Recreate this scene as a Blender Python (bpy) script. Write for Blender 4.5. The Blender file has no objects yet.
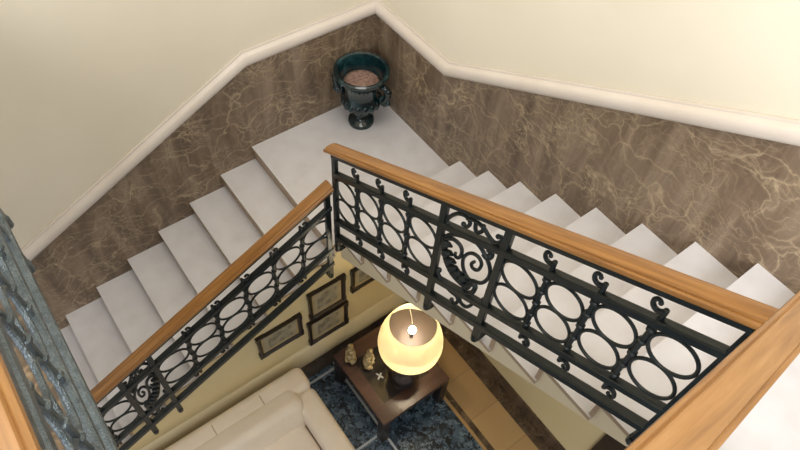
import bpy, bmesh, math, random
from mathutils import Vector, Matrix
random.seed(7)
C = bpy.context.scene.collection

# ------------------------------------------------------------------ camera
CAM = Vector((-2.507, -3.385, 3.883)); YAW, PITCH, ROLL, FPX = .852, .946, .099, 648.8
cy, sy, cp, sp = math.cos(YAW), math.sin(YAW), math.cos(PITCH), math.sin(PITCH)
fwd = Vector((cy*cp, sy*cp, -sp)); rt = Vector((sy, -cy, 0)); up = rt.cross(fwd)
r2 = math.cos(ROLL)*rt + math.sin(ROLL)*up; u2 = -math.sin(ROLL)*rt + math.cos(ROLL)*up
cd = bpy.data.cameras.new('camera'); cam = bpy.data.objects.new('camera', cd); C.objects.link(cam)
m = Matrix((r2, u2, -fwd)).transposed().to_4x4(); m.translation = CAM
cam.matrix_world = m
cd.sensor_width = 36; cd.lens = FPX/800*36; cd.clip_start = .02
bpy.context.scene.camera = cam

# ------------------------------------------------------------------ world, lights, exposure
w = bpy.data.worlds.new('world'); bpy.context.scene.world = w; w.use_nodes = True
w.node_tree.nodes['Background'].inputs[0].default_value = (1.0, .985, .965, 1)
w.node_tree.nodes['Background'].inputs[1].default_value = .62

def area(name, loc, target, size, power, col):
    l = bpy.data.lights.new(name, 'AREA'); l.shape = 'RECTANGLE'; l.size, l.size_y = size; l.energy = power; l.color = col
    o = bpy.data.objects.new(name, l); C.objects.link(o); o.location = loc
    o.rotation_euler = (Vector(target)-Vector(loc)).to_track_quat('-Z', 'Y').to_euler()
    return o
area('overhead_fill', (-1.6, -2.0, 6.9), (-1.3, -1.8, 0), (2.6, 2.6), 105, (1, .965, .92))  # added overhead area light, stands for no known fixture
area('side_fill', (-5.4, -6.2, 4.8), (-.6, -1.2, 1.6), (2.2, 2.4), 370, (.96, .97, 1))  # added area light out of view, brightens both stair walls
vs = bpy.context.scene.view_settings
vs.view_transform = 'Standard'; vs.look = 'None'; vs.gamma = 1; vs.use_curve_mapping = False; vs.exposure = 0.1

# ------------------------------------------------------------------ materials
def lin(c): return tuple((x/12.92 if x <= .04045 else ((x+.055)/1.055)**2.4) for x in [v/255 for v in c]) + (1,)
def mat(name, col, rough=.5, metal=0, spec=.5):
    M = bpy.data.materials.new(name); M.use_nodes = True
    b = M.node_tree.nodes['Principled BSDF']
    b.inputs['Base Color'].default_value = lin(col); b.inputs['Roughness'].default_value = rough
    b.inputs['Metallic'].default_value = metal; b.inputs['Specular IOR Level'].default_value = spec
    return M
def nd(M, t, **k):
    n = M.node_tree.nodes.new(t)
    for a, v in k.items():
        if hasattr(n, a): setattr(n, a, v)
        else: n.inputs[a.replace('_', ' ')].default_value = v
    return n
def lk(M, a, ao, b, bi): M.node_tree.links.new(a.outputs[ao], b.inputs[bi])
def coords(M, scale=(1, 1, 1), rot=(0, 0, 0)):
    t = nd(M, 'ShaderNodeTexCoord'); p = nd(M, 'ShaderNodeMapping')
    p.inputs['Scale'].default_value = scale; p.inputs['Rotation'].default_value = rot
    lk(M, t, 'Object', p, 'Vector'); return p
def ramp(M, stops):
    r = nd(M, 'ShaderNodeValToRGB'); e = r.color_ramp.elements
    while len(e) < len(stops): e.new(.5)
    for k, (p, c) in enumerate(stops): e[k].position = p; e[k].color = lin(c)
    return r
def noisy(M, stops, scale=4, detail=4, stretch=(1, 1, 1), bump=0, bscale=None, dist=0):
    b = M.node_tree.nodes['Principled BSDF']
    p = coords(M, stretch); n = nd(M, 'ShaderNodeTexNoise', Scale=scale, Detail=detail, Distortion=dist)
    lk(M, p, 0, n, 'Vector'); r = ramp(M, stops); lk(M, n, 'Fac', r, 0); lk(M, r, 0, b, 'Base Color')
    if bump:
        n2 = nd(M, 'ShaderNodeTexNoise', Scale=bscale or scale*4, Detail=3); lk(M, p, 0, n2, 'Vector')
        bp = nd(M, 'ShaderNodeBump', Strength=bump, Distance=.01); lk(M, n2, 'Fac', bp, 'Height'); lk(M, bp, 0, b, 'Normal')
    return M

plaster = noisy(mat('cream_plaster', (233, 224, 204), .85, spec=.2), [(.3, (231, 222, 201)), (.7, (235, 227, 208))], 1.5)
room_plaster = noisy(mat('ochre_plaster', (214, 198, 154), .8, spec=.2), [(.3, (214, 196, 150)), (.7, (219, 203, 160))], 1.5)
stone = noisy(mat('white_stone', (218, 212, 210), .28), [(.25, (208, 205, 206)), (.5, (216, 214, 216)), (.75, (221, 220, 223))], 7, 6)
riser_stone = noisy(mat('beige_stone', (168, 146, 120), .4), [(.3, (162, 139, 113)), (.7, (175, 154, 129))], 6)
mould_mat = noisy(mat('cream_moulding', (216, 206, 195), .38), [(.3, (212, 201, 189)), (.7, (220, 211, 201))], 3)
string_mat = noisy(mat('cream_string', (222, 208, 178), .7), [(.3, (219, 205, 174)), (.7, (225, 212, 184))], 3)

def marble(name, base, dark, light, vein, rough=.3):
    M = mat(name, base, rough); b = M.node_tree.nodes['Principled BSDF']
    p = coords(M, (2.4, 2.4, .38), (0.06, .08, 0))
    n = nd(M, 'ShaderNodeTexNoise', Scale=3.2, Detail=8, Roughness=.62, Distortion=.35); lk(M, p, 0, n, 'Vector')
    r = ramp(M, [(.34, dark), (.5, base), (.64, light)]); lk(M, n, 'Fac', r, 0)
    p2 = coords(M, (1, 1, 1)); nz = nd(M, 'ShaderNodeTexNoise', Scale=3.5, Detail=5); lk(M, p2, 0, nz, 'Vector')
    mx = nd(M, 'ShaderNodeMix', data_type='RGBA', blend_type='LINEAR_LIGHT'); mx.inputs[0].default_value = .20
    lk(M, p2, 0, mx, 6); lk(M, nz, 'Color', mx, 7)
    prev = None
    for sc_, wd_, ms_, lo, hi in ((4.2, .022, 2.2, .36, .56), (8.5, .035, 3.1, .40, .62), (19.0, .05, 3.4, .44, .66)):
        v = nd(M, 'ShaderNodeTexVoronoi', feature='DISTANCE_TO_EDGE', Scale=sc_); q = nd(M, 'ShaderNodeMapping'); q.inputs['Scale'].default_value = (.7, .7, 1.25); q.inputs['Rotation'].default_value = (.35, -.35, 0)
        lk(M, mx, 2, q, 0); lk(M, q, 0, v, 'Vector')
        vr = ramp(M, [(0, (225, 225, 225)), (wd_, (112, 112, 112)), (wd_*3, (0, 0, 0))]); lk(M, v, 'Distance', vr, 0)
        nb = nd(M, 'ShaderNodeTexNoise', Scale=ms_, Detail=4); lk(M, p2, 0, nb, 'Vector')
        nr = ramp(M, [(lo, (0, 0, 0)), (hi, (225, 225, 225))]); lk(M, nb, 'Fac', nr, 0)
        mu = nd(M, 'ShaderNodeMath', operation='MULTIPLY'); lk(M, vr, 0, mu, 0); lk(M, nr, 0, mu, 1)
        if prev:
            ad = nd(M, 'ShaderNodeMath', operation='ADD', use_clamp=True); lk(M, prev, 0, ad, 0); lk(M, mu, 0, ad, 1); mu = ad
        prev = mu
    m2 = nd(M, 'ShaderNodeMix', data_type='RGBA'); lk(M, mu, 0, m2, 0); lk(M, r, 0, m2, 6); m2.inputs[7].default_value = lin(vein)
    lk(M, m2, 2, b, 'Base Color'); return M
brown_marble = marble('brown_marble', (120, 101, 82), (93, 77, 62), (142, 124, 104), (192, 172, 140))
dark_marble = marble('dark_marble', (84, 68, 54), (58, 46, 37), (104, 86, 70), (150, 128, 100))

iron = noisy(mat('black_green_iron', (26, 32, 33), .36, .3), [(.3, (21, 27, 28)), (.7, (31, 38, 38))], 30, bump=.15, bscale=120)
hammered = noisy(mat('hammered_iron_sheen', (92, 102, 108), .3, .7), [(.3, (80, 90, 96)), (.7, (106, 116, 121))], 40, bump=.6, bscale=220)  # lighter copy of the iron, flash sheen put into its grey
def grain(M, a, b_, c, d, k=1.3, f=26):
    d = Vector(d).normalized(); u = d.cross(Vector((0, 0, 1))).normalized(); v = u.cross(d)
    t = nd(M, 'ShaderNodeTexCoord'); cx = nd(M, 'ShaderNodeCombineXYZ')
    for i, q in enumerate((d*k, u*f, v*f)):
        vm = nd(M, 'ShaderNodeVectorMath', operation='DOT_PRODUCT'); vm.inputs[1].default_value = q
        lk(M, t, 'Object', vm, 0); lk(M, vm, 'Value', cx, i)
    n = nd(M, 'ShaderNodeTexNoise', Scale=1.6, Detail=5, Roughness=.6, Distortion=.5); lk(M, cx, 0, n, 'Vector')
    r = ramp(M, [(.3, a), (.5, b_), (.72, c)]); lk(M, n, 'Fac', r, 0); lk(M, r, 0, M.node_tree.nodes['Principled BSDF'], 'Base Color')
    return M
OAK = ((118, 78, 36), (148, 102, 50), (170, 123, 67))
wood = grain(mat('oak_right_flight', (168, 118, 62), .3), *OAK, (0, -1, .607))
wood_x = grain(mat('oak_left_flight', (168, 118, 62), .34), *OAK, (-1, 0, -.489))
OAK_PALE = ((134, 96, 56), (163, 120, 72), (182, 140, 92))
wood_3 = grain(mat('oak_upper_flight', (168, 118, 62), .34), *OAK_PALE, (-1, 0, .5))
wood_g = grain(mat('oak_gallery', (168, 118, 62), .34), *OAK_PALE, (0, -1, 0))
leather = noisy(mat('cream_leather', (226, 213, 195), .5), [(.3, (222, 208, 189)), (.7, (230, 218, 201))], 5, bump=.12, bscale=90)
seam_mat = mat('seam_thread', (172, 154, 130), .7)
table_wood = mat('dark_brown_wood', (84, 58, 47), .3); grain(table_wood, (74, 52, 44), (84, 60, 50), (94, 69, 58), (1, 0, 0), 2, 14)
black_wood = mat('black_wood', (38, 28, 23), .35); grain(black_wood, (30, 21, 17), (38, 28, 23), (48, 36, 30), (1, 0, 0), 2, 14)
glass_black = mat('smoked_glass', (66, 60, 54), .05, .25, spec=.8)
glaze = noisy(mat('green_glaze', (16, 44, 48), .1, spec=.7), [(.3, (9, 25, 29)), (.55, (17, 45, 49)), (.75, (42, 78, 80))], 9, bump=.2, bscale=25)
soil = noisy(mat('dry_soil', (150, 118, 104), .95), [(.3, (120, 92, 82)), (.7, (176, 146, 132))], 40, bump=.8, bscale=60)
bronze = mat('dark_bronze', (38, 30, 27), .25, .3)
gold_stone = noisy(mat('pale_gold_stone', (176, 156, 112), .4), [(.35, (112, 90, 56)), (.5, (176, 154, 108)), (.65, (214, 198, 158))], 30, bump=.4, bscale=60)
white_gl = mat('white_ceramic', (232, 228, 220), .3)
mat_board = noisy(mat('grey_mat_board', (158, 148, 122), .8), [(.3, (152, 142, 115)), (.7, (166, 157, 132))], 12)
border_gold = mat('tan_mat_border', (176, 152, 104), .6)
print_mat = mat('faded_print', (120, 116, 100), .6)
noisy(print_mat, [(.35, (96, 92, 80)), (.5, (136, 130, 110)), (.65, (160, 152, 128))], 14, 6)
beige_tile = mat('beige_floor_tile', (188, 158, 112), .35)
bt = beige_tile; p = coords(bt, (1, 1, 1)); br = nd(bt, 'ShaderNodeTexBrick', Scale=1, Mortar_Size=.003, Brick_Width=.8, Row_Height=.40, offset=0)
p.inputs['Location'].default_value = (.0, .34, 0)
br.inputs['Color1'].default_value = lin((188, 158, 112)); br.inputs['Color2'].default_value = lin((178, 146, 102)); br.inputs['Mortar'].default_value = lin((150, 120, 84))
lk(bt, p, 0, br, 'Vector'); lk(bt, br, 0, bt.node_tree.nodes['Principled BSDF'], 'Base Color')
terrazzo = mat('blue_black_granite', (50, 62, 74), .3)
tz = terrazzo; p = coords(tz)
nz = nd(tz, 'ShaderNodeTexNoise', Scale=14, Detail=3); lk(tz, p, 0, nz, 'Vector')
mx = nd(tz, 'ShaderNodeMix', data_type='RGBA', blend_type='LINEAR_LIGHT'); mx.inputs[0].default_value = .10; lk(tz, p, 0, mx, 6); lk(tz, nz, 'Color', mx, 7)
v = nd(tz, 'ShaderNodeTexVoronoi', Scale=30, Randomness=1); lk(tz, mx, 2, v, 'Vector')
sx = nd(tz, 'ShaderNodeSeparateColor'); lk(tz, v, 'Color', sx, 0)
r = ramp(tz, [(0, (14, 17, 20)), (.25, (34, 44, 54)), (.5, (60, 80, 98)), (.8, (84, 104, 122)), (1, (116, 134, 146))]); lk(tz, sx, 0, r, 0)
lk(tz, r, 0, tz.node_tree.nodes['Principled BSDF'], 'Base Color')
pale_strip = mat('pale_marble_strip', (190, 196, 200), .25)
tan_strip = mat('tan_marble_strip', (178, 146, 98), .3)

shade_mat = bpy.data.materials.new('cream_lampshade'); shade_mat.use_nodes = True
nt = shade_mat.node_tree; pb = nt.nodes['Principled BSDF']; pb.inputs['Base Color'].default_value = lin((248, 240, 214)); pb.inputs['Roughness'].default_value = .6
tr = nd(shade_mat, 'ShaderNodeBsdfTranslucent'); tr.inputs[0].default_value = lin((255, 248, 224))
ms = nd(shade_mat, 'ShaderNodeMixShader'); ms.inputs[0].default_value = .5
lk(shade_mat, pb, 0, ms, 1); lk(shade_mat, tr, 0, ms, 2); nt.links.new(ms.outputs[0], nt.nodes['Material Output'].inputs[0])
bulb_mat = bpy.data.materials.new('lit_bulb'); bulb_mat.use_nodes = True
b = bulb_mat.node_tree.nodes['Principled BSDF']; b.inputs['Emission Color'].default_value = (1, .85, .6, 1); b.inputs['Emission Strength'].default_value = 30
noisy(bulb_mat, [(.4, (250, 240, 220)), (.6, (255, 248, 235))], 3)

# ------------------------------------------------------------------ mesh helpers
class MB:
    def __init__(s): s.v = []; s.f = []
    def add(s, vs_, fs):
        o = len(s.v); s.v += [Vector(a) for a in vs_]; s.f += [[i+o for i in q] for q in fs]; return s
    def box(s, a, b):
        x0, y0, z0 = a; x1, y1, z1 = b
        return s.add([(x0,y0,z0),(x1,y0,z0),(x1,y1,z0),(x0,y1,z0),(x0,y0,z1),(x1,y0,z1),(x1,y1,z1),(x0,y1,z1)],
                     [(0,3,2,1),(4,5,6,7),(0,1,5,4),(1,2,6,5),(2,3,7,6),(3,0,4,7)])
    def prism(s, pts, axis, a, b):          # polygon in the two other axes
        def P(p, t):
            q = list(p); q.insert(axis, t); return tuple(q)
        n = len(pts)
        return s.add([P(p, a) for p in pts]+[P(p, b) for p in pts],
                     [tuple(range(n)), tuple(range(2*n-1, n-1, -1))]+[(i, i+n, (i+1) % n+n, (i+1) % n) for i in range(n)])
    def rings(s, rs, closed=False, cap=True):
        n = len(rs[0]); o = []; k = len(rs)
        fs = []
        for i in range(k if closed else k-1):
            j = (i+1) % k
            for q in range(n): fs.append((i*n+q, i*n+(q+1) % n, j*n+(q+1) % n, j*n+q))
        if cap and not closed: fs += [tuple(range(n-1, -1, -1)), tuple(range((k-1)*n, k*n))]
        return s.add([p for r_ in rs for p in r_], fs)
    def tube(s, path, r, closed=False, n=8, flat=1.0):
        P = [Vector(p) for p in path]; k = len(P); R = r if isinstance(r, (list, tuple)) else [r]*k
        rs = []; ref = None
        for i in range(k):
            a = P[i-1] if (i or closed) else P[i]; b_ = P[(i+1) % k] if (i < k-1 or closed) else P[i]
            t = (b_-a).normalized()
            if ref is None:
                ref = Vector((0, 0, 1)) if abs(t.z) < .9 else Vector((1, 0, 0))
            u = (ref-t*ref.dot(t)).normalized(); ref = u; w_ = t.cross(u)
            rs.append([P[i]+u*math.cos(2*math.pi*q/n)*R[i]+w_*math.sin(2*math.pi*q/n)*R[i]*flat for q in range(n)])
        return s.rings(rs, closed)
    def lathe(s, prof, c, n=40):
        return s.rings([[Vector((c[0]+r_*math.cos(2*math.pi*q/n), c[1]+r_*math.sin(2*math.pi*q/n), c[2]+z)) for q in range(n)] for r_, z in prof])
    def ball(s, c, r, n=10):
        rx, ry, rz = (r, r, r) if not isinstance(r, tuple) else r
        rs = []
        for i in range(1, n):
            a = math.pi*i/n-math.pi/2
            rs.append([Vector((c[0]+rx*math.cos(a)*math.cos(2*math.pi*q/n/1.), c[1]+ry*math.cos(a)*math.sin(2*math.pi*q/n), c[2]+rz*math.sin(a))) for q in range(n)])
        return s.rings(rs)
def wloc(o):
    l = Vector((0, 0, 0))
    while o: l += o.location; o = o.parent
    return l
def obj(name, mb, m_, parent=None, smooth=False, bevel=0, seg=2, label=None):
    off = wloc(parent)
    me = bpy.data.meshes.new(name); me.from_pydata([tuple(p-off) for p in mb.v], [], mb.f); me.materials.append(m_)
    bm = bmesh.new(); bm.from_mesh(me); bmesh.ops.recalc_face_normals(bm, faces=bm.faces); bm.to_mesh(me); bm.free()
    if smooth:
        for q in me.polygons: q.use_smooth = True
        if smooth != 'all': me.set_sharp_from_angle(angle=math.radians(40))
    o = bpy.data.objects.new(name, me); C.objects.link(o); o.parent = parent
    if bevel:
        b_ = o.modifiers.new('bevel', 'BEVEL'); b_.width = bevel; b_.segments = seg; b_.limit_method = 'ANGLE'; b_.angle_limit = math.radians(35)
        if seg > 2:
            for q in me.polygons: q.use_smooth = True
    if label: o['label'] = label
    return o
def thing(name, loc, label, cat, group=None, kind=None):
    o = bpy.data.objects.new(name, None); C.objects.link(o); o.location = loc; o.empty_display_size = .1
    o['label'] = label; o['category'] = cat
    if group: o['group'] = group
    if kind: o['kind'] = kind
    return o
def struct(name, mb, m_, label=None, cat=None, parent=None, **k):
    o = obj(name, mb, m_, parent, **k); o['kind'] = 'structure'
    if label: o['label'] = label
    if cat: o['category'] = cat
    return o

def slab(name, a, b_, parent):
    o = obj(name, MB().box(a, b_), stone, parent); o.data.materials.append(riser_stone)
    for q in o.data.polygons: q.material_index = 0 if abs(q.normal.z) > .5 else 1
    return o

# ------------------------------------------------------------------ dimensions of the stair
ZF = -2.05                       # lower floor
RL, GL, XL = .149, .30, -1.184   # left flight: rise, going, landing nose
RR, GR, YR = .167, .288, -1.141  # right flight
TE = -1.15                       # where treads end towards the well
NL, NR = 13, 9
Z2 = NR*RR                       # corner landing at the top of the right flight
Y2 = YR-GR*(NR-1)
ZG = 2.09                        # gallery

# ------------------------------------------------------------------ setting: walls
struct('wall_back', MB().box((-6.2, .02, ZF), (.17, .17, 7.2)), plaster, 'cream plaster wall above the descending left flight', 'wall')
struct('wall_right', MB().box((.02, -4.9, ZF-.1), (.17, .02, 7.2)), plaster, 'cream plaster wall along the right flight of stairs', 'wall')
struct('ceiling', MB().box((-6.2, -4.9, 7.2), (.17, .17, 7.3)), plaster, 'pale ceiling above the stairwell', 'ceiling')
# lower room: wall under the landing and left flight, stepped to the treads
pts = [(-.0, ZF-.05), (-.0, -.17), (XL+.03, -.17)]
for k in range(0, NL-1):
    x = XL+.03-GL*k; pts += [(x, -RL*(k+1)-.03), (x-GL, -RL*(k+1)-.03)]
pts += [(pts[-1][0], ZF-.05)]
struct('wall_inner', MB().prism(pts, 1, -1.1, -1.0), room_plaster, 'ochre plaster wall with pictures under the left flight', 'wall')
struct('wall_lower', MB().prism([(-1.1, ZF), (-1.1, -.17), (-4.9, 1.32), (-4.9, ZF)], 0, 0, .019), room_plaster, 'plain ochre wall of the lower room below the right flight', 'wall')
# marble dado and stone moulding
A_TOP = [(.02, .915), (-1.125, .915), (-5.9, .915-.492*4.775)]
B_TOP = [(.02, .915), (-.86, .925), (-4.9, .925+.565*4.04)]
struct('trim_1', MB().prism([(x, z-.05) for x, z in A_TOP]+[(-5.9, -2.0), (-5.9, ZF), (-4.6, ZF), (XL, -.3), (.02, -.3)], 1, .0, .02), brown_marble, 'veined brown marble dado on the wall above the left flight', 'dado')
struct('trim_2', MB().prism([(y, z-.05) for y, z in B_TOP]+[(-4.9, 1.33), (-1.1, -.16), (.0, -.16)], 0, .0, .02), brown_marble, 'veined brown marble dado on the wall above the right flight', 'dado')
def mould_profile(t=.116, d=.058):
    pr = [(0, 0), (.014, 0), (.017, -.004), (.018, -.014), (.026, -.018)]
    for i in range(9):
        a = math.pi/2-math.pi*i/8; pr.append((.028+(d-.028)*math.cos(a), -.018-(t-.018)/2+(t-.022)/2*math.sin(a)))
    pr += [(.018, -t), (0, -t)]
    return pr
def moulding(name, path, axis, base, sign, label):
    mb = MB(); pr = mould_profile(); rs = []
    for s_, z in path:
        rs.append([Vector((s_, base+sign*n, z+q)) if axis == 0 else Vector((base+sign*n, s_, z+q)) for n, q in pr])
    mb.rings(rs)
    return struct(name, mb, mould_mat, label, 'moulding', smooth=True)
moulding('trim_3', A_TOP, 0, .018, -1, 'cream stone moulding bending down the wall of the left flight')
moulding('trim_4', B_TOP, 1, .018, -1, 'cream stone moulding rising along the wall of the right flight')
# low rounded band, paler than the wall, and dark base in the lower room
mb = MB(); rs = []
for x in (-5.2, 0):
    ring = []
    for i in range(11):
        a = math.pi/2-math.pi*i/10; ring.append(Vector((x, -1.098-.05*math.cos(a), -1.585+.165*math.sin(a))))
    ring += [Vector((x, -1.09, -1.75)), Vector((x, -1.09, -1.42))]
    rs.append(ring)
strip_mat = noisy(mat('pale_ochre_plaster', (217, 204, 170), .6), [(.3, (214, 200, 164)), (.7, (220, 208, 176))], 2)
struct('trim_5', mb.rings(rs), strip_mat, 'rounded pale band low on the wall behind the lamp table', 'moulding', smooth=True)
struct('baseboard_back', MB().box((-5.2, -1.118, ZF), (0, -1.1, -1.75)), dark_marble, 'dark marble base of the wall behind the sofa', 'baseboard')
struct('baseboard_right', MB().box((-.018, -4.9, ZF), (0, -1.118, -1.91)), dark_marble, 'dark marble baseboard of the wall below the right flight', 'baseboard')
dr = struct('panel_1', MB().box((-.03, -4.1, ZF), (0, -3.21, 0.0)), black_wood, 'dark door at the foot of the wall below the right flight', 'panel')  # flat dark panel set against the lower wall
# floor of the lower room
fl = struct('floor', MB().box((-6.2, -4.9, ZF-.12), (.02, -1.0, ZF)), terrazzo, 'polished blue and black speckled granite floor of the lower room', 'floor')
def strip(a, b, m_, nm='border_strip'):
    o = obj(nm, MB().box((a[0], a[1], ZF-.01), (b[0], b[1], ZF+.002)), m_, fl); o['kind'] = 'structure'; return o
strip((-.145, -4.9), (-.018, -1.118), dark_marble)['label'] = 'dark marble strip along the wall'
strip((-.475, -4.9), (-.145, -1.118), beige_tile)['label'] = 'band of beige tiles'
strip((-.53, -4.9), (-.475, -1.118), dark_marble)['label'] = 'narrow dark strip beside the tiles'
strip((-.56, -4.9), (-.53, -1.118), tan_strip)['label'] = 'narrow tan strip edging the granite'
for y in (-1.175, -1.95, -2.75): strip((-5.2, y-.011), (-1.205, y+.011), pale_strip, 'inlay_line')
for x in (-1.205, -1.99, -2.78): strip((x-.011, -4.9), (x+.011, -1.118), pale_strip, 'inlay_line')

# ------------------------------------------------------------------ stairs
land = thing('stair_landing', (-.6, -.55, 0), 'white stone half landing where the green urn stands', 'landing', kind='structure')
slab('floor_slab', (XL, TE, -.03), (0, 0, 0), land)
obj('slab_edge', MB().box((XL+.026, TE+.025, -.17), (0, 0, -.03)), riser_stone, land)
lf = thing('stair_flight', (XL, -.6, ZF), 'white stone flight of steps going down to the left of the landing', 'stairs', kind='structure')
for k in range(1, NL+1):
    x1 = XL-GL*(k-1)+.033; x0 = XL-GL*k; z = -RL*k
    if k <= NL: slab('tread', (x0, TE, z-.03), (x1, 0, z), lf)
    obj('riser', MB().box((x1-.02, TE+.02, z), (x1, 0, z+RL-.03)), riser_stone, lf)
rf = thing('stair_flight', (-.6, YR, 0), 'white stone flight of steps rising from the landing along the right wall', 'stairs', kind='structure')
for k in range(1, NR+1):
    y1 = YR-GR*(k-1); y0 = y1-GR-.045; z = RR*k
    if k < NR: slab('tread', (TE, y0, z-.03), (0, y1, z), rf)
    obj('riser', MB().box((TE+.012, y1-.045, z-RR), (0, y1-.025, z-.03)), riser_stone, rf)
low = lambda y: -.12+.612*(-1.24-y)
pts = [(YR-.045, low(YR-.045))]
for k in range(1, NR+1):
    y1 = YR-.045-GR*(k-1); pts += [(y1, RR*k-.03), (y1-GR, RR*k-.03)]
pts = pts[:-1]+[(Y2-.1, Z2-.03), (Y2-.1, low(Y2-.1))]
obj('string', MB().prism(pts, 0, -1.122, -.0), string_mat, rf)
l2 = thing('stair_landing', (-.6, -4.0, Z2), 'white stone landing beyond the oak handrail in the bottom right corner', 'landing', kind='structure')
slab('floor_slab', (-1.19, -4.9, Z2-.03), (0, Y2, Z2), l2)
obj('slab_edge', MB().box((-1.17, -4.9, Z2-.2), (0, Y2-.11, Z2-.03)), string_mat, l2)
tf = thing('stair_flight', (-1.19, -4.1, Z2), 'white stone steps climbing behind the near oak handrail', 'stairs', kind='structure')
for k in range(1, 4):
    x1 = -1.19-GL*(k-1); z = Z2+.147*k
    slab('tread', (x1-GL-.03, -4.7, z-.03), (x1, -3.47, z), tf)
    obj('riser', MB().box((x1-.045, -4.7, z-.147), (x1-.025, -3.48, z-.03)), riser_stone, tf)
struct('floor_gallery', MB().box((-4.4, -4.9, ZG-.2), (-2.09, -3.5, ZG)).box((-4.4, -3.5, ZG-.2), (-2.77, 0, ZG)), dark_marble, 'stone floor of the upper gallery, its shade painted as dark marble', 'floor')  # shade seen between the railing bars is put into the dark floor colour

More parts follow.
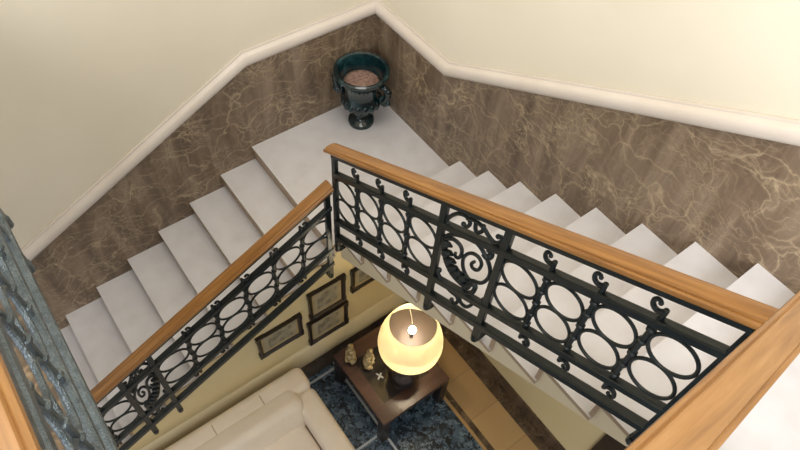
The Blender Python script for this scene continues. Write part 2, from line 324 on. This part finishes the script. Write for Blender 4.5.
# ------------------------------------------------------------------ wrought iron balustrades
def spiral(cx, cz, r0, r1, a0, a1, n=22):
    return [(cx+(r0+(r1-r0)*i/n)*math.cos(a0+(a1-a0)*i/n), cz+(r0+(r1-r0)*i/n)*math.sin(a0+(a1-a0)*i/n)) for i in range(n+1)]
def handrail_profile():
    h = [(.030, .028), (.032, .038), (.043, .042), (.046, .052), (.044, .064), (.037, .069), (.033, .067), (.030, .074), (.013, .080)]
    return h+[(-n, z) for n, z in reversed(h)]
def balustrade(root, O, D, N, path, rods, posts, bays, panels, irn, wd, ext=(0, 0), foot=.09, capw=.026, thin=None):
    """path: [(s, handrail underside z)]; every height below is measured from that underside."""
    O, D, N = Vector(O), Vector(D), Vector(N)
    def hb(s):
        for (s0, z0), (s1, z1) in zip(path, path[1:]):
            if s <= s1 or (s1, z1) == path[-1]: return z0+(z1-z0)*(s-s0)/(s1-s0)
    def W(s, t, n=0): q = O+D*s+N*n; return Vector((q.x, q.y, hb(s)+t))
    def A(s, z, n=0): q = O+D*s+N*n; return Vector((q.x, q.y, z))
    s0, s1 = path[0][0], path[-1][0]
    ss = [s0-ext[0]]+[p_[0] for p_ in path[1:-1]]+[s1+ext[1]]
    def sweep(prof, dt, sl=ss):
        return MB().rings([[W(s, dt+z, n) for n, z in prof] for s in sl])
    obj('handrail', sweep(handrail_profile(), 0), wd, root, smooth=True)
    rect = lambda h, w_: [(-w_, -h), (-w_*.6, -h*1.25), (w_*.6, -h*1.25), (w_, -h), (w_, h), (w_*.6, h*1.25), (-w_*.6, h*1.25), (-w_, h)]
    bs = [s0]+[p_[0] for p_ in path[1:-1]]+[s1]
    obj('capping_bar', sweep([(-capw, -.004), (capw, -.004), (capw, .028), (-capw, .028)], 0, bs), irn, root)
    obj('upper_rail', sweep(rect(.017, .019), -.165, bs), irn, root)
    obj('lower_rail', sweep(rect(.017, .019), -.635, bs), irn, root)
    obj('bottom_rail', sweep(rect(.018, .021), -.815, bs), irn, root)
    for s in posts:
        mb = MB(); hw, hn = (.009, .011) if s == thin else (.019, .013)
        pr = [(-hw, -hn), (hw, -hn), (hw, hn), (-hw, hn)]
        mb.rings([[A(s+a, hb(s)+t, b_) for a, b_ in pr] for t in (-.01, -.955)])
        p_ = obj('post', mb, irn, root, bevel=.003)
        f = MB(); f.tube([W(s, -.94, .0), W(s, -.972, .0), W(s, -.982, .02), W(s, -.982, foot)], [.02, .022, .02, .016])
        obj('foot', f, irn, p_, smooth=True)
    for s in rods:
        P = [(x, -.088+1.35*z) for x, z in spiral(-.031, 0, .007, .031, -1.75*math.pi, 0, 28)]     # scroll curling downhill at the top
        Q = [(-x, -.803-z) for x, z in reversed(P)]
        path_ = [A(s+x, hb(s)+z) for x, z in P]+[A(s, hb(s)+z) for z in (-.13, -.3, -.5, -.65)]+[A(s+x, hb(s)+z) for x, z in Q]
        k = len(P); R = [0.0072+.003*min(1, i/20) for i in range(k)]+[.011]*4+[0.0072+.003*min(1, i/20) for i in range(k)][::-1]
        rod = obj('baluster', MB().tube(path_, R), irn, root, smooth=True)
        for t in (-.215, -.302, -.395, -.487, -.580):
            obj('collar', MB().tube([A(s, hb(s)+t-.011), A(s, hb(s)+t-.006), A(s, hb(s)+t+.006), A(s, hb(s)+t+.011)], [.0125, .0185, .0185, .0125]), irn, rod, smooth=True)
        obj('scroll_eye', MB().ball(tuple(A(s+P[0][0], hb(s)+P[0][1])), .009), irn, rod, smooth='all')
        obj('scroll_eye', MB().ball(tuple(A(s+Q[-1][0], hb(s)+Q[-1][1])), .009), irn, rod, smooth='all')
    for a, b_ in bays:
        mid, half = (a+b_)/2, (b_-a)/2-.014; sl = (hb(b_)-hb(a))/(b_-a)
        for t in (-.302, -.487):
            rp = [A(mid+half*math.cos(q*math.pi/16), hb(mid)+t+.092*math.sin(q*math.pi/16)+.3*sl*half*math.cos(q*math.pi/16)) for q in range(32)]
            obj('ring', MB().tube(rp, .0076, True), irn, root, smooth=True)
    for a, b_ in panels:
        wdt = b_-a
        def cat(P, m_=5):
            P = [Vector(p_) for p_ in P]; P = [2*P[0]-P[1]]+P+[2*P[-1]-P[-2]]; out = []
            for i in range(1, len(P)-2):
                for j in range(m_):
                    t = j/m_; out.append(.5*((2*P[i])+(P[i+1]-P[i-1])*t+(2*P[i-1]-5*P[i]+4*P[i+1]-P[i+2])*t*t+(3*P[i]-P[i-1]-3*P[i+1]+P[i+2])*t**3))
            return out+[P[-2]]
        def curl(name, P, r0, r1, dn=0, parent=root, sub=True):
            Q = cat(P); n_ = len(Q)-1
            o = obj(name, MB().tube([W(a+q[0]*wdt, q[1], dn) for q in Q], [r0+(r1-r0)*i/n_ for i in range(n_+1)]), irn, parent, smooth=True)
            return o
        curl('scroll', [(.06, -.294), (.142, -.228), (.325, -.194), (.571, -.187), (.757, -.243), (.891, -.325), (.91, -.396), (.839, -.464), (.71, -.483), (.623, -.486), (.511, -.435), (.464, -.364), (.497, -.31), (.582, -.279), (.691, -.287), (.757, -.327), (.73, -.381), (.648, -.388), (.607, -.36), (.642, -.334)], .0105, .0085)
        curl('scroll', [(.104, -.267), (.24, -.236), (.372, -.255), (.432, -.3), (.407, -.353), (.344, -.358), (.331, -.33)], .011, .008, -.006)
        lf_ = curl('acanthus_leaf', [(.096, -.25), (.12, -.34), (.20, -.43), (.34, -.505), (.525, -.543), (.658, -.549)], .016, .02)
        for j, (u0, t0) in enumerate(((.13, -.33), (.18, -.39), (.25, -.44), (.33, -.485), (.42, -.51), (.52, -.53))):
            lb = MB(); pp = [W(a+(u0+du)*wdt, t0+dt, dn) for du, dt, dn in ((-.05, -.01, 0), (0, .02, -.014), (.05, .05, -.022), (.10, .055, -.018), (.13, .035, -.008))]
            lb.tube(pp, [.010, .019, .02, .014, .006]); obj('leaflet', lb, irn, lf_, smooth=True)
        curl('scroll', [(.64, -.545), (.724, -.50), (.775, -.516), (.753, -.569), (.648, -.60), (.60, -.568), (.66, -.55)], .014, .011, -.006)
        for P in ([(.128, -.154), (.071, -.123), (.134, -.079), (.238, -.045), (.366, -.045), (.434, -.08), (.393, -.114), (.339, -.103)],
                  [(.372, -.053), (.492, -.047), (.634, -.069), (.74, -.109), (.844, -.134), (.918, -.113), (.918, -.083), (.866, -.086)],
                  [(.516, -.06), (.53, -.10), (.577, -.118), (.639, -.092), (.631, -.063)],
                  [(.732, -.249), (.809, -.268), (.866, -.24), (.852, -.205), (.798, -.204)],
                  [(.071, -.565), (.197, -.631), (.372, -.675), (.508, -.688), (.552, -.73), (.489, -.77), (.44, -.746)],
                  [(.56, -.65), (.563, -.685), (.617, -.727), (.721, -.73), (.792, -.677), (.751, -.641)],
                  [(.76, -.616), (.847, -.659), (.937, -.635), (.94, -.587)]):
            o = curl('small_scroll', P, .010, .0095); q = P[-1]
            obj('scroll_eye', MB().ball(tuple(W(a+q[0]*wdt, q[1])), .012), irn, o, smooth='all')
        for cu, ct, q in ((.84, -.235, .015), (.09, -.27, .017), (.10, -.55, .016)):
            obj('rosette', MB().ball(tuple(W(a+cu*wdt, ct)), q), irn, root, smooth='all')

XR, YL = -1.19, -1.22
rail_r = thing('stair_railing', (XR, -1.25, 0), 'black wrought iron railing with oak handrail on the right flight', 'railing')
S = lambda y: -y-1.25
rods_r = [S(-y) for y in (1.485, 1.712, 1.940, 2.765, 2.967, 3.170)]
balustrade(rail_r, (XR, -1.25, 0), (0, -1, 0), (1, 0, 0), [(0, 1.068), (S(-3.37), 1.068+.607*S(-3.37))],
           rods_r, [0.0, S(-2.175), S(-2.541), S(-3.372)],
           [(S(-1.25), S(-1.485)), (S(-1.485), S(-1.712)), (S(-1.712), S(-1.94)), (S(-1.94), S(-2.175)),
            (S(-2.541), S(-2.765)), (S(-2.765), S(-2.967)), (S(-2.967), S(-3.17)), (S(-3.17), S(-3.37))],
           [(S(-2.175), S(-2.541))], iron, wood, ext=(.045, .02), foot=.068, thin=S(-3.372))
rail_l = thing('stair_railing', (-1.2, YL, -.1), 'black wrought iron railing with oak handrail on the descending left flight', 'railing')
T_ = lambda x: -x-1.2
balustrade(rail_l, (-1.2, YL, 0), (-1, 0, 0), (0, 1, 0), [(.014, .728), (T_(-4.5), .735-.489*T_(-4.5))],
           [T_(-x) for x in (1.445, 1.667, 1.888, 2.115, 2.34, 3.03, 3.26, 3.49, 3.72, 3.95, 4.18)], [.038]+[T_(-x) for x in (2.585, 2.805, 4.42)],
           [(T_(-a), T_(-b)) for a, b in ((1.215, 1.445), (1.445, 1.667), (1.667, 1.888), (1.888, 2.115), (2.115, 2.34), (2.34, 2.585), (2.805, 3.03), (3.03, 3.26), (3.26, 3.49), (3.49, 3.72), (3.72, 3.95), (3.95, 4.18), (4.18, 4.42))],
           [(T_(-2.585), T_(-2.805))], iron, wood_x, foot=.12)
rail_3 = thing('stair_railing', (-1.05, -3.42, Z2), 'oak handrail in the near right corner over its iron railing', 'railing')
U = lambda x: -x-1.0
z3 = lambda x: 2.465+.5*(-1.19-x)
balustrade(rail_3, (-1.0, -3.42, 0), (-1, -.009, 0), (.009, -1, 0), [(0, z3(-1.0)), (U(-2.15), z3(-2.15)), (U(-2.67), 2.975)],
           [U(-x) for x in (1.44, 1.66, 1.88, 2.1)], [U(-1.05), U(-2.32)],
           [(U(-a), U(-b)) for a, b in ((1.22, 1.44), (1.44, 1.66), (1.66, 1.88), (1.88, 2.1), (2.1, 2.32))], [], iron, wood_3, foot=.06)
XG = -2.73
rail_g = thing('gallery_railing', (XG, -1.7, ZG), 'hammered iron gallery railing close up at the left edge, flash sheen coloured grey', 'railing')
gs = [.06+.2165*i for i in range(16)]
balustrade(rail_g, (XG, -.03, 0), (0, -1, 0), (-1, 0, 0), [(0, 2.975), (3.33, 2.975)], gs[1:-1], [gs[0], gs[7], gs[8], gs[15]],
           [(a, b) for i, (a, b) in enumerate(zip(gs, gs[1:])) if i != 7], [(gs[7], gs[8])], hammered, wood_g, foot=.05, capw=.04)

# ------------------------------------------------------------------ urn on the landing
ur = thing('urn', (-.298, -.242, 0), 'dark green glazed pedestal urn in the corner of the landing', 'urn')
uc = (-.298, -.242, 0)
obj('body', MB().lathe([(.0, .012), (.104, 0), (.108, .014), (.104, .034), (.080, .05), (.054, .07), (.045, .10), (.046, .14), (.058, .165), (.105, .19), (.142, .22), (.156, .255), (.150, .285), (.132, .31),
    (.130, .34), (.138, .39), (.155, .44), (.176, .485), (.190, .505), (.208, .515), (.218, .53), (.216, .548), (.202, .556), (.184, .548), (.170, .51), (.155, .46), (.14, .42), (.12, .36), (0, .36)], uc, 48), glaze, ur, smooth=True)
for i in range(16):
    obj('gadroon', MB().ball((uc[0]+.138*math.cos(i*math.pi/8), uc[1]+.138*math.sin(i*math.pi/8), .25), (.030, .030, .045)), glaze, ur, smooth='all')
for sgn in (-1, 1):
    d = Vector((-.54*sgn, .84*sgn, 0)); base = Vector(uc)
    h_ = obj('handle', MB().tube([base+d*r_+Vector((0, 0, z)) for r_, z in ((.160, .425), (.185, .44), (.212, .415), (.222, .36), (.205, .31), (.15, .27))], [.018, .023, .027, .027, .024, .022], n=10), glaze, ur, smooth='all')
    obj('handle_scroll', MB().tube([base+d*r_+Vector((0, 0, z)) for r_, z in ((.19, .35), (.165, .32), (.165, .285), (.20, .265), (.232, .285), (.228, .315))], [.012, .02, .024, .024, .02, .014], n=10), glaze, h_, smooth='all')
    obj('handle_boss', MB().ball(tuple(base+d*.222+Vector((0, 0, .40))), .032), glaze, h_, smooth='all')
sb = MB().lathe([(.0, .36), (.115, .36), (.142, .428), (.11, .436), (.06, .442), (0, .444)], uc, 32)
obj('soil', sb, soil, ur, smooth='all')

# ------------------------------------------------------------------ framed pictures on the inner wall
def picture(name, x0, x1, z0, z1, label, tilt=0):
    y = -1.1; cx, cz = (x0+x1)/2, (z0+z1)/2
    t = thing(name, (cx, y, cz), label, 'picture', 'dark framed pictures under the stairs')
    fw = .032; e = .007; q = .07
    out = [(x0, z0+q), (x0-e, z0+q), (x0-e, z0-e), (x0+q, z0-e), (x0+q, z0), (x1-q, z0), (x1-q, z0-e), (x1+e, z0-e), (x1+e, z0+q), (x1, z0+q),
           (x1, z1-q), (x1+e, z1-q), (x1+e, z1+e), (x1-q, z1+e), (x1-q, z1), (x0+q, z1), (x0+q, z1+e), (x0-e, z1+e), (x0-e, z1-q), (x0, z1-q)]
    inn = [(min(max(x, x0+fw), x1-fw), min(max(z, z0+fw), z1-fw)) for x, z in out]
    V = lambda P, yy: [Vector((x, yy, z)) for x, z in P]
    rs = [V(out, y), V(out, y-.032), V([(.4*a_[0]+.6*b_[0], .4*a_[1]+.6*b_[1]) for a_, b_ in zip(out, inn)], y-.030), V(inn, y-.018), V(inn, y)]
    obj('frame', MB().rings(rs, closed=True), black_wood, t)
    obj('inner_border', MB().box((x0+fw-.004, y-.012, z0+fw-.004), (x1-fw+.004, y-.004, z1-fw+.004)), border_gold, t)
    obj('mat_board', MB().box((x0+fw+.014, y-.014, z0+fw+.014), (x1-fw-.014, y-.006, z1-fw-.014)), mat_board, t)
    mx_, mz = (x1-x0)*.23, (z1-z0)*.25
    obj('print', MB().box((x0+mx_, y-.016, z0+mz), (x1-mx_, y-.008, z1-mz)), print_mat, t)
picture('framed_picture', -1.875, -1.480, -1.095, -.765, 'dark framed print hanging lowest and farthest left above the sofa')
picture('framed_picture', -1.395, -1.055, -.955, -.560, 'dark framed upright print, the upper one of the stacked pair')
picture('framed_picture', -1.425, -1.035, -1.385, -1.010, 'dark framed print, the lower one of the stacked pair beside the table')
picture('framed_picture', -.985, -.66, -.90, -.575, 'dark framed picture half hidden behind the right flight')

# ------------------------------------------------------------------ sofa
so = thing('sofa', (-2.6, -1.7, ZF), 'cream leather sofa against the ochre wall', 'sofa')
def rbox(name, a, b, bev, parent=so, m_=leather):
    return obj(name, MB().box(a, b), m_, parent, bevel=bev, seg=5)
rbox('base', (-3.65, -2.12, ZF+.06), (-1.66, -1.26, ZF+.30), .03)
bk = rbox('backrest', (-3.7, -1.44, ZF+.1), (-1.605, -1.215, -1.36), .06)
for x in (-2.02, -2.45, -2.9, -3.3):
    obj('seam', MB().tube([(x, -1.445, -1.5), (x, -1.442, -1.42), (x, -1.41, -1.374), (x, -1.37, -1.3605), (x, -1.28, -1.3605), (x, -1.23, -1.385)], .004), seam_mat, bk, smooth=True)
ar = rbox('armrest', (-1.80, -2.2, ZF+.06), (-1.600, -1.42, -1.42), .055)
rbox('armrest', (-3.72, -2.2, ZF+.06), (-3.48, -1.42, -1.44), .055)
def cushion(name, cx, cy_, cz, sx_, sy_, sz_, rx=0):
    mb = MB(); n = 18; R = Matrix.Rotation(rx, 3, 'X'); e = .38
    f = lambda v_, p_: math.copysign(abs(v_)**p_, v_)
    rs = []
    for i in range(1, n):
        a = math.pi*i/n-math.pi/2; ring = []
        for q in range(36):
            t = 2*math.pi*q/36
            v_ = Vector((sx_*f(math.cos(a), e)*f(math.cos(t), e*.45), sy_*f(math.cos(a), e)*f(math.sin(t), e*.6), sz_*f(math.sin(a), e*1.3)))
            ring.append(R @ v_+Vector((cx, cy_, cz)))
        rs.append(ring)
    mb.rings(rs); return obj(name, mb, leather, so, smooth='all')
for cx, hw in ((-2.31, .515), (-3.16, .325)):
    cushion('seat_cushion', cx, -1.83, -1.67, hw-.01, .31, .10)
    R = Matrix.Rotation(-.25, 3, 'X'); mb = MB().box((-hw-.03, -.12, -.20), (hw+.03, .12, .20))
    mb.v = [R @ p_+Vector((cx+.02, -1.48, -1.535)) for p_ in mb.v]
    obj('back_cushion', mb, leather, so, bevel=.075, seg=6)
for x, y in ((-1.72, -2.1), (-1.72, -1.32), (-3.6, -2.1), (-3.6, -1.32)):
    obj('leg', MB().box((x-.03, y-.03, ZF), (x+.03, y+.03, ZF+.07)), black_wood, so)

# ------------------------------------------------------------------ lamp table and what stands on it
TZ = -1.55
tb = thing('side_table', (-.92, -1.65, ZF), 'square dark brown wooden side table with smoked glass inset beside the sofa', 'table')
x0, x1, y0, y1 = -1.280, -.558, -2.03, -1.255
ix0, ix1, iy0, iy1 = x0+.115, x1-.115, y0+.15, y1-.15
top = MB()
for a, b_ in (((x0, y0), (x1, iy0)), ((x0, iy1), (x1, y1)), ((x0, iy0), (ix0, iy1)), ((ix1, iy0), (x1, iy1))):
    top.box((a[0], a[1], TZ-.055), (b_[0], b_[1], TZ))
obj('table_top', top, table_wood, tb)
obj('glass_inset', MB().box((ix0, iy0, TZ-.02), (ix1, iy1, TZ-.002)), glass_black, tb)
obj('apron', MB().box((x0+.03, y0+.03, TZ-.13), (x1-.03, y0+.05, TZ-.055)).box((x0+.03, y1-.05, TZ-.13), (x1-.03, y1-.03, TZ-.055))
    .box((x0+.03, y0+.05, TZ-.13), (x0+.05, y1-.05, TZ-.055)).box((x1-.05, y0+.05, TZ-.13), (x1-.03, y1-.05, TZ-.055)), black_wood, tb)
for x in (x0, x1-.08):
    for y in (y0, y1-.08): obj('leg', MB().box((x, y, ZF), (x+.08, y+.08, TZ-.055)), black_wood, tb, bevel=.004)

LX, LY = -.915, -1.80
disc_mat = mat('brown_disc', (66, 54, 48), .6)
lp = thing('table_lamp', (LX, LY, TZ), 'lit table lamp with cream dome shade and dark round base', 'lamp')
gl = [(0, 0), (.085, 0), (.09, .012), (.07, .022)]+[(.135*math.cos(a_), .145+.13*math.sin(a_)) for a_ in [-1.0+i*.22 for i in range(11)]]+[(.03, .285), (.018, .30), (.018, .33), (0, .33)]
obj('base', MB().lathe(gl, (LX, LY, TZ), 36), bronze, lp, smooth=True)
SX, SY = LX+.075, LY+.05
prof = [(.150, .445), (.205, .46), (.240, .49), (.260, .54), (.267, .60), (.262, .67), (.248, .74), (.226, .81), (.204, .87), (.190, .91)]
inner = [(r_-.004, z+.001) for r_, z in reversed(prof)]
obj('shade', MB().rings([[Vector((SX+r_*math.cos(2*math.pi*q/48), SY+r_*math.sin(2*math.pi*q/48), TZ+z)) for q in range(48)] for r_, z in prof+inner], closed=True), shade_mat, lp, smooth='all')
obj('reflector', MB().lathe([(0, .690), (.254, .690), (.254, .694), (.10, .70), (0, .70)], (SX, SY, TZ), 40), disc_mat, lp, label='brown disc inside the shade')
bl_ = obj('bulb', MB().ball((SX, SY, TZ+.815), (.032, .032, .042), 14), bulb_mat, lp, smooth='all')
obj('bulb', MB().ball((SX, SY-.05, TZ+.62), (.03, .03, .042), 14), bulb_mat, lp, smooth='all')  # added unseen bulb, lights the lower half of the shade
obj('pull_cord', MB().tube([(SX+.10, SY+.16, TZ+.80), (SX+.06, SY+.09, TZ+.83), (SX+.02, SY+.03, TZ+.86)], .003), white_gl, lp)
for nm, z, e_, dx in (('upper_bulb_light', .815, 12, 0), ('lower_shade_fill', .62, 11, -.05)):  # the lower light is added to fill the shade below the disc
    pl = bpy.data.lights.new(nm, 'POINT'); pl.energy = e_; pl.color = (1, .87, .64); pl.shadow_soft_size = .052
    po = bpy.data.objects.new(nm, pl); C.objects.link(po); po.location = (SX-LX, SY-LY+dx, z); po.parent = lp

obj('stem', MB().tube([(LX, LY, TZ+.32), (LX, LY, TZ+.40), (SX, SY, TZ+.50), (SX, SY, TZ+.80)], .016), bronze, lp, smooth=True)

def figurine(x, y, rz, label):
    t = thing('figurine', (x, y, TZ), label, 'figurine', 'small golden figurines on the side table')
    R = Matrix.Rotation(rz, 3, 'Z'); o = Vector((x, y, TZ))
    W_ = lambda a, b_, c: o+R @ Vector((a*1.3, b_*1.3, .022+(c-.016)*1.9))
    obj('base', MB().lathe([(0, 0), (.062, 0), (.064, .01), (.060, .024), (0, .024)], (x, y, TZ), 24), black_wood, t, smooth=True)
    mb = MB()
    mb.tube([W_(0, 0, .016), W_(0, 0, .03), W_(.004, 0, .06), W_(.006, 0, .09), W_(-.002, 0, .12), W_(-.006, 0, .145), W_(-.004, 0, .155)], [.038, .045, .042, .033, .03, .02, .008], n=14)
    mb.tube([W_(-.004, 0, .135), W_(-.006, 0, .155), W_(-.012, .0, .172), W_(-.02, 0, .188), W_(-.022, 0, .195)], [.02, .027, .025, .017, .006], n=12)
    for s_ in (-1, 1):
        mb.tube([W_(.0, .022*s_, .115), W_(-.02, .026*s_, .09), W_(-.034, .012*s_, .085), W_(-.036, .004*s_, .10)], [.015, .016, .015, .01], n=8)
        mb.tube([W_(.01, .02*s_, .03), W_(-.02, .024*s_, .035), W_(-.036, .016*s_, .026)], [.027, .025, .015], n=8)
    obj('carving', mb, gold_stone, t, smooth='all')
figurine(-1.175, -1.385, .6, 'pale gold carved figurine at the far left corner of the side table')
figurine(-1.085, -1.515, 2.2, 'pale gold carved figurine nearest the lamp on the side table')
tk = thing('trinket', (-1.055, -1.66, TZ), 'small white cross shaped trinket on the table glass', 'ornament')
obj('arm', MB().tube([(-1.085, -1.675, TZ+.008), (-1.03, -1.64, TZ+.012)], .008), white_gl, tk, smooth=True)
obj('stem', MB().tube([(-1.038, -1.69, TZ+.008), (-1.07, -1.62, TZ+.014)], [.009, .006]), white_gl, tk, smooth=True)
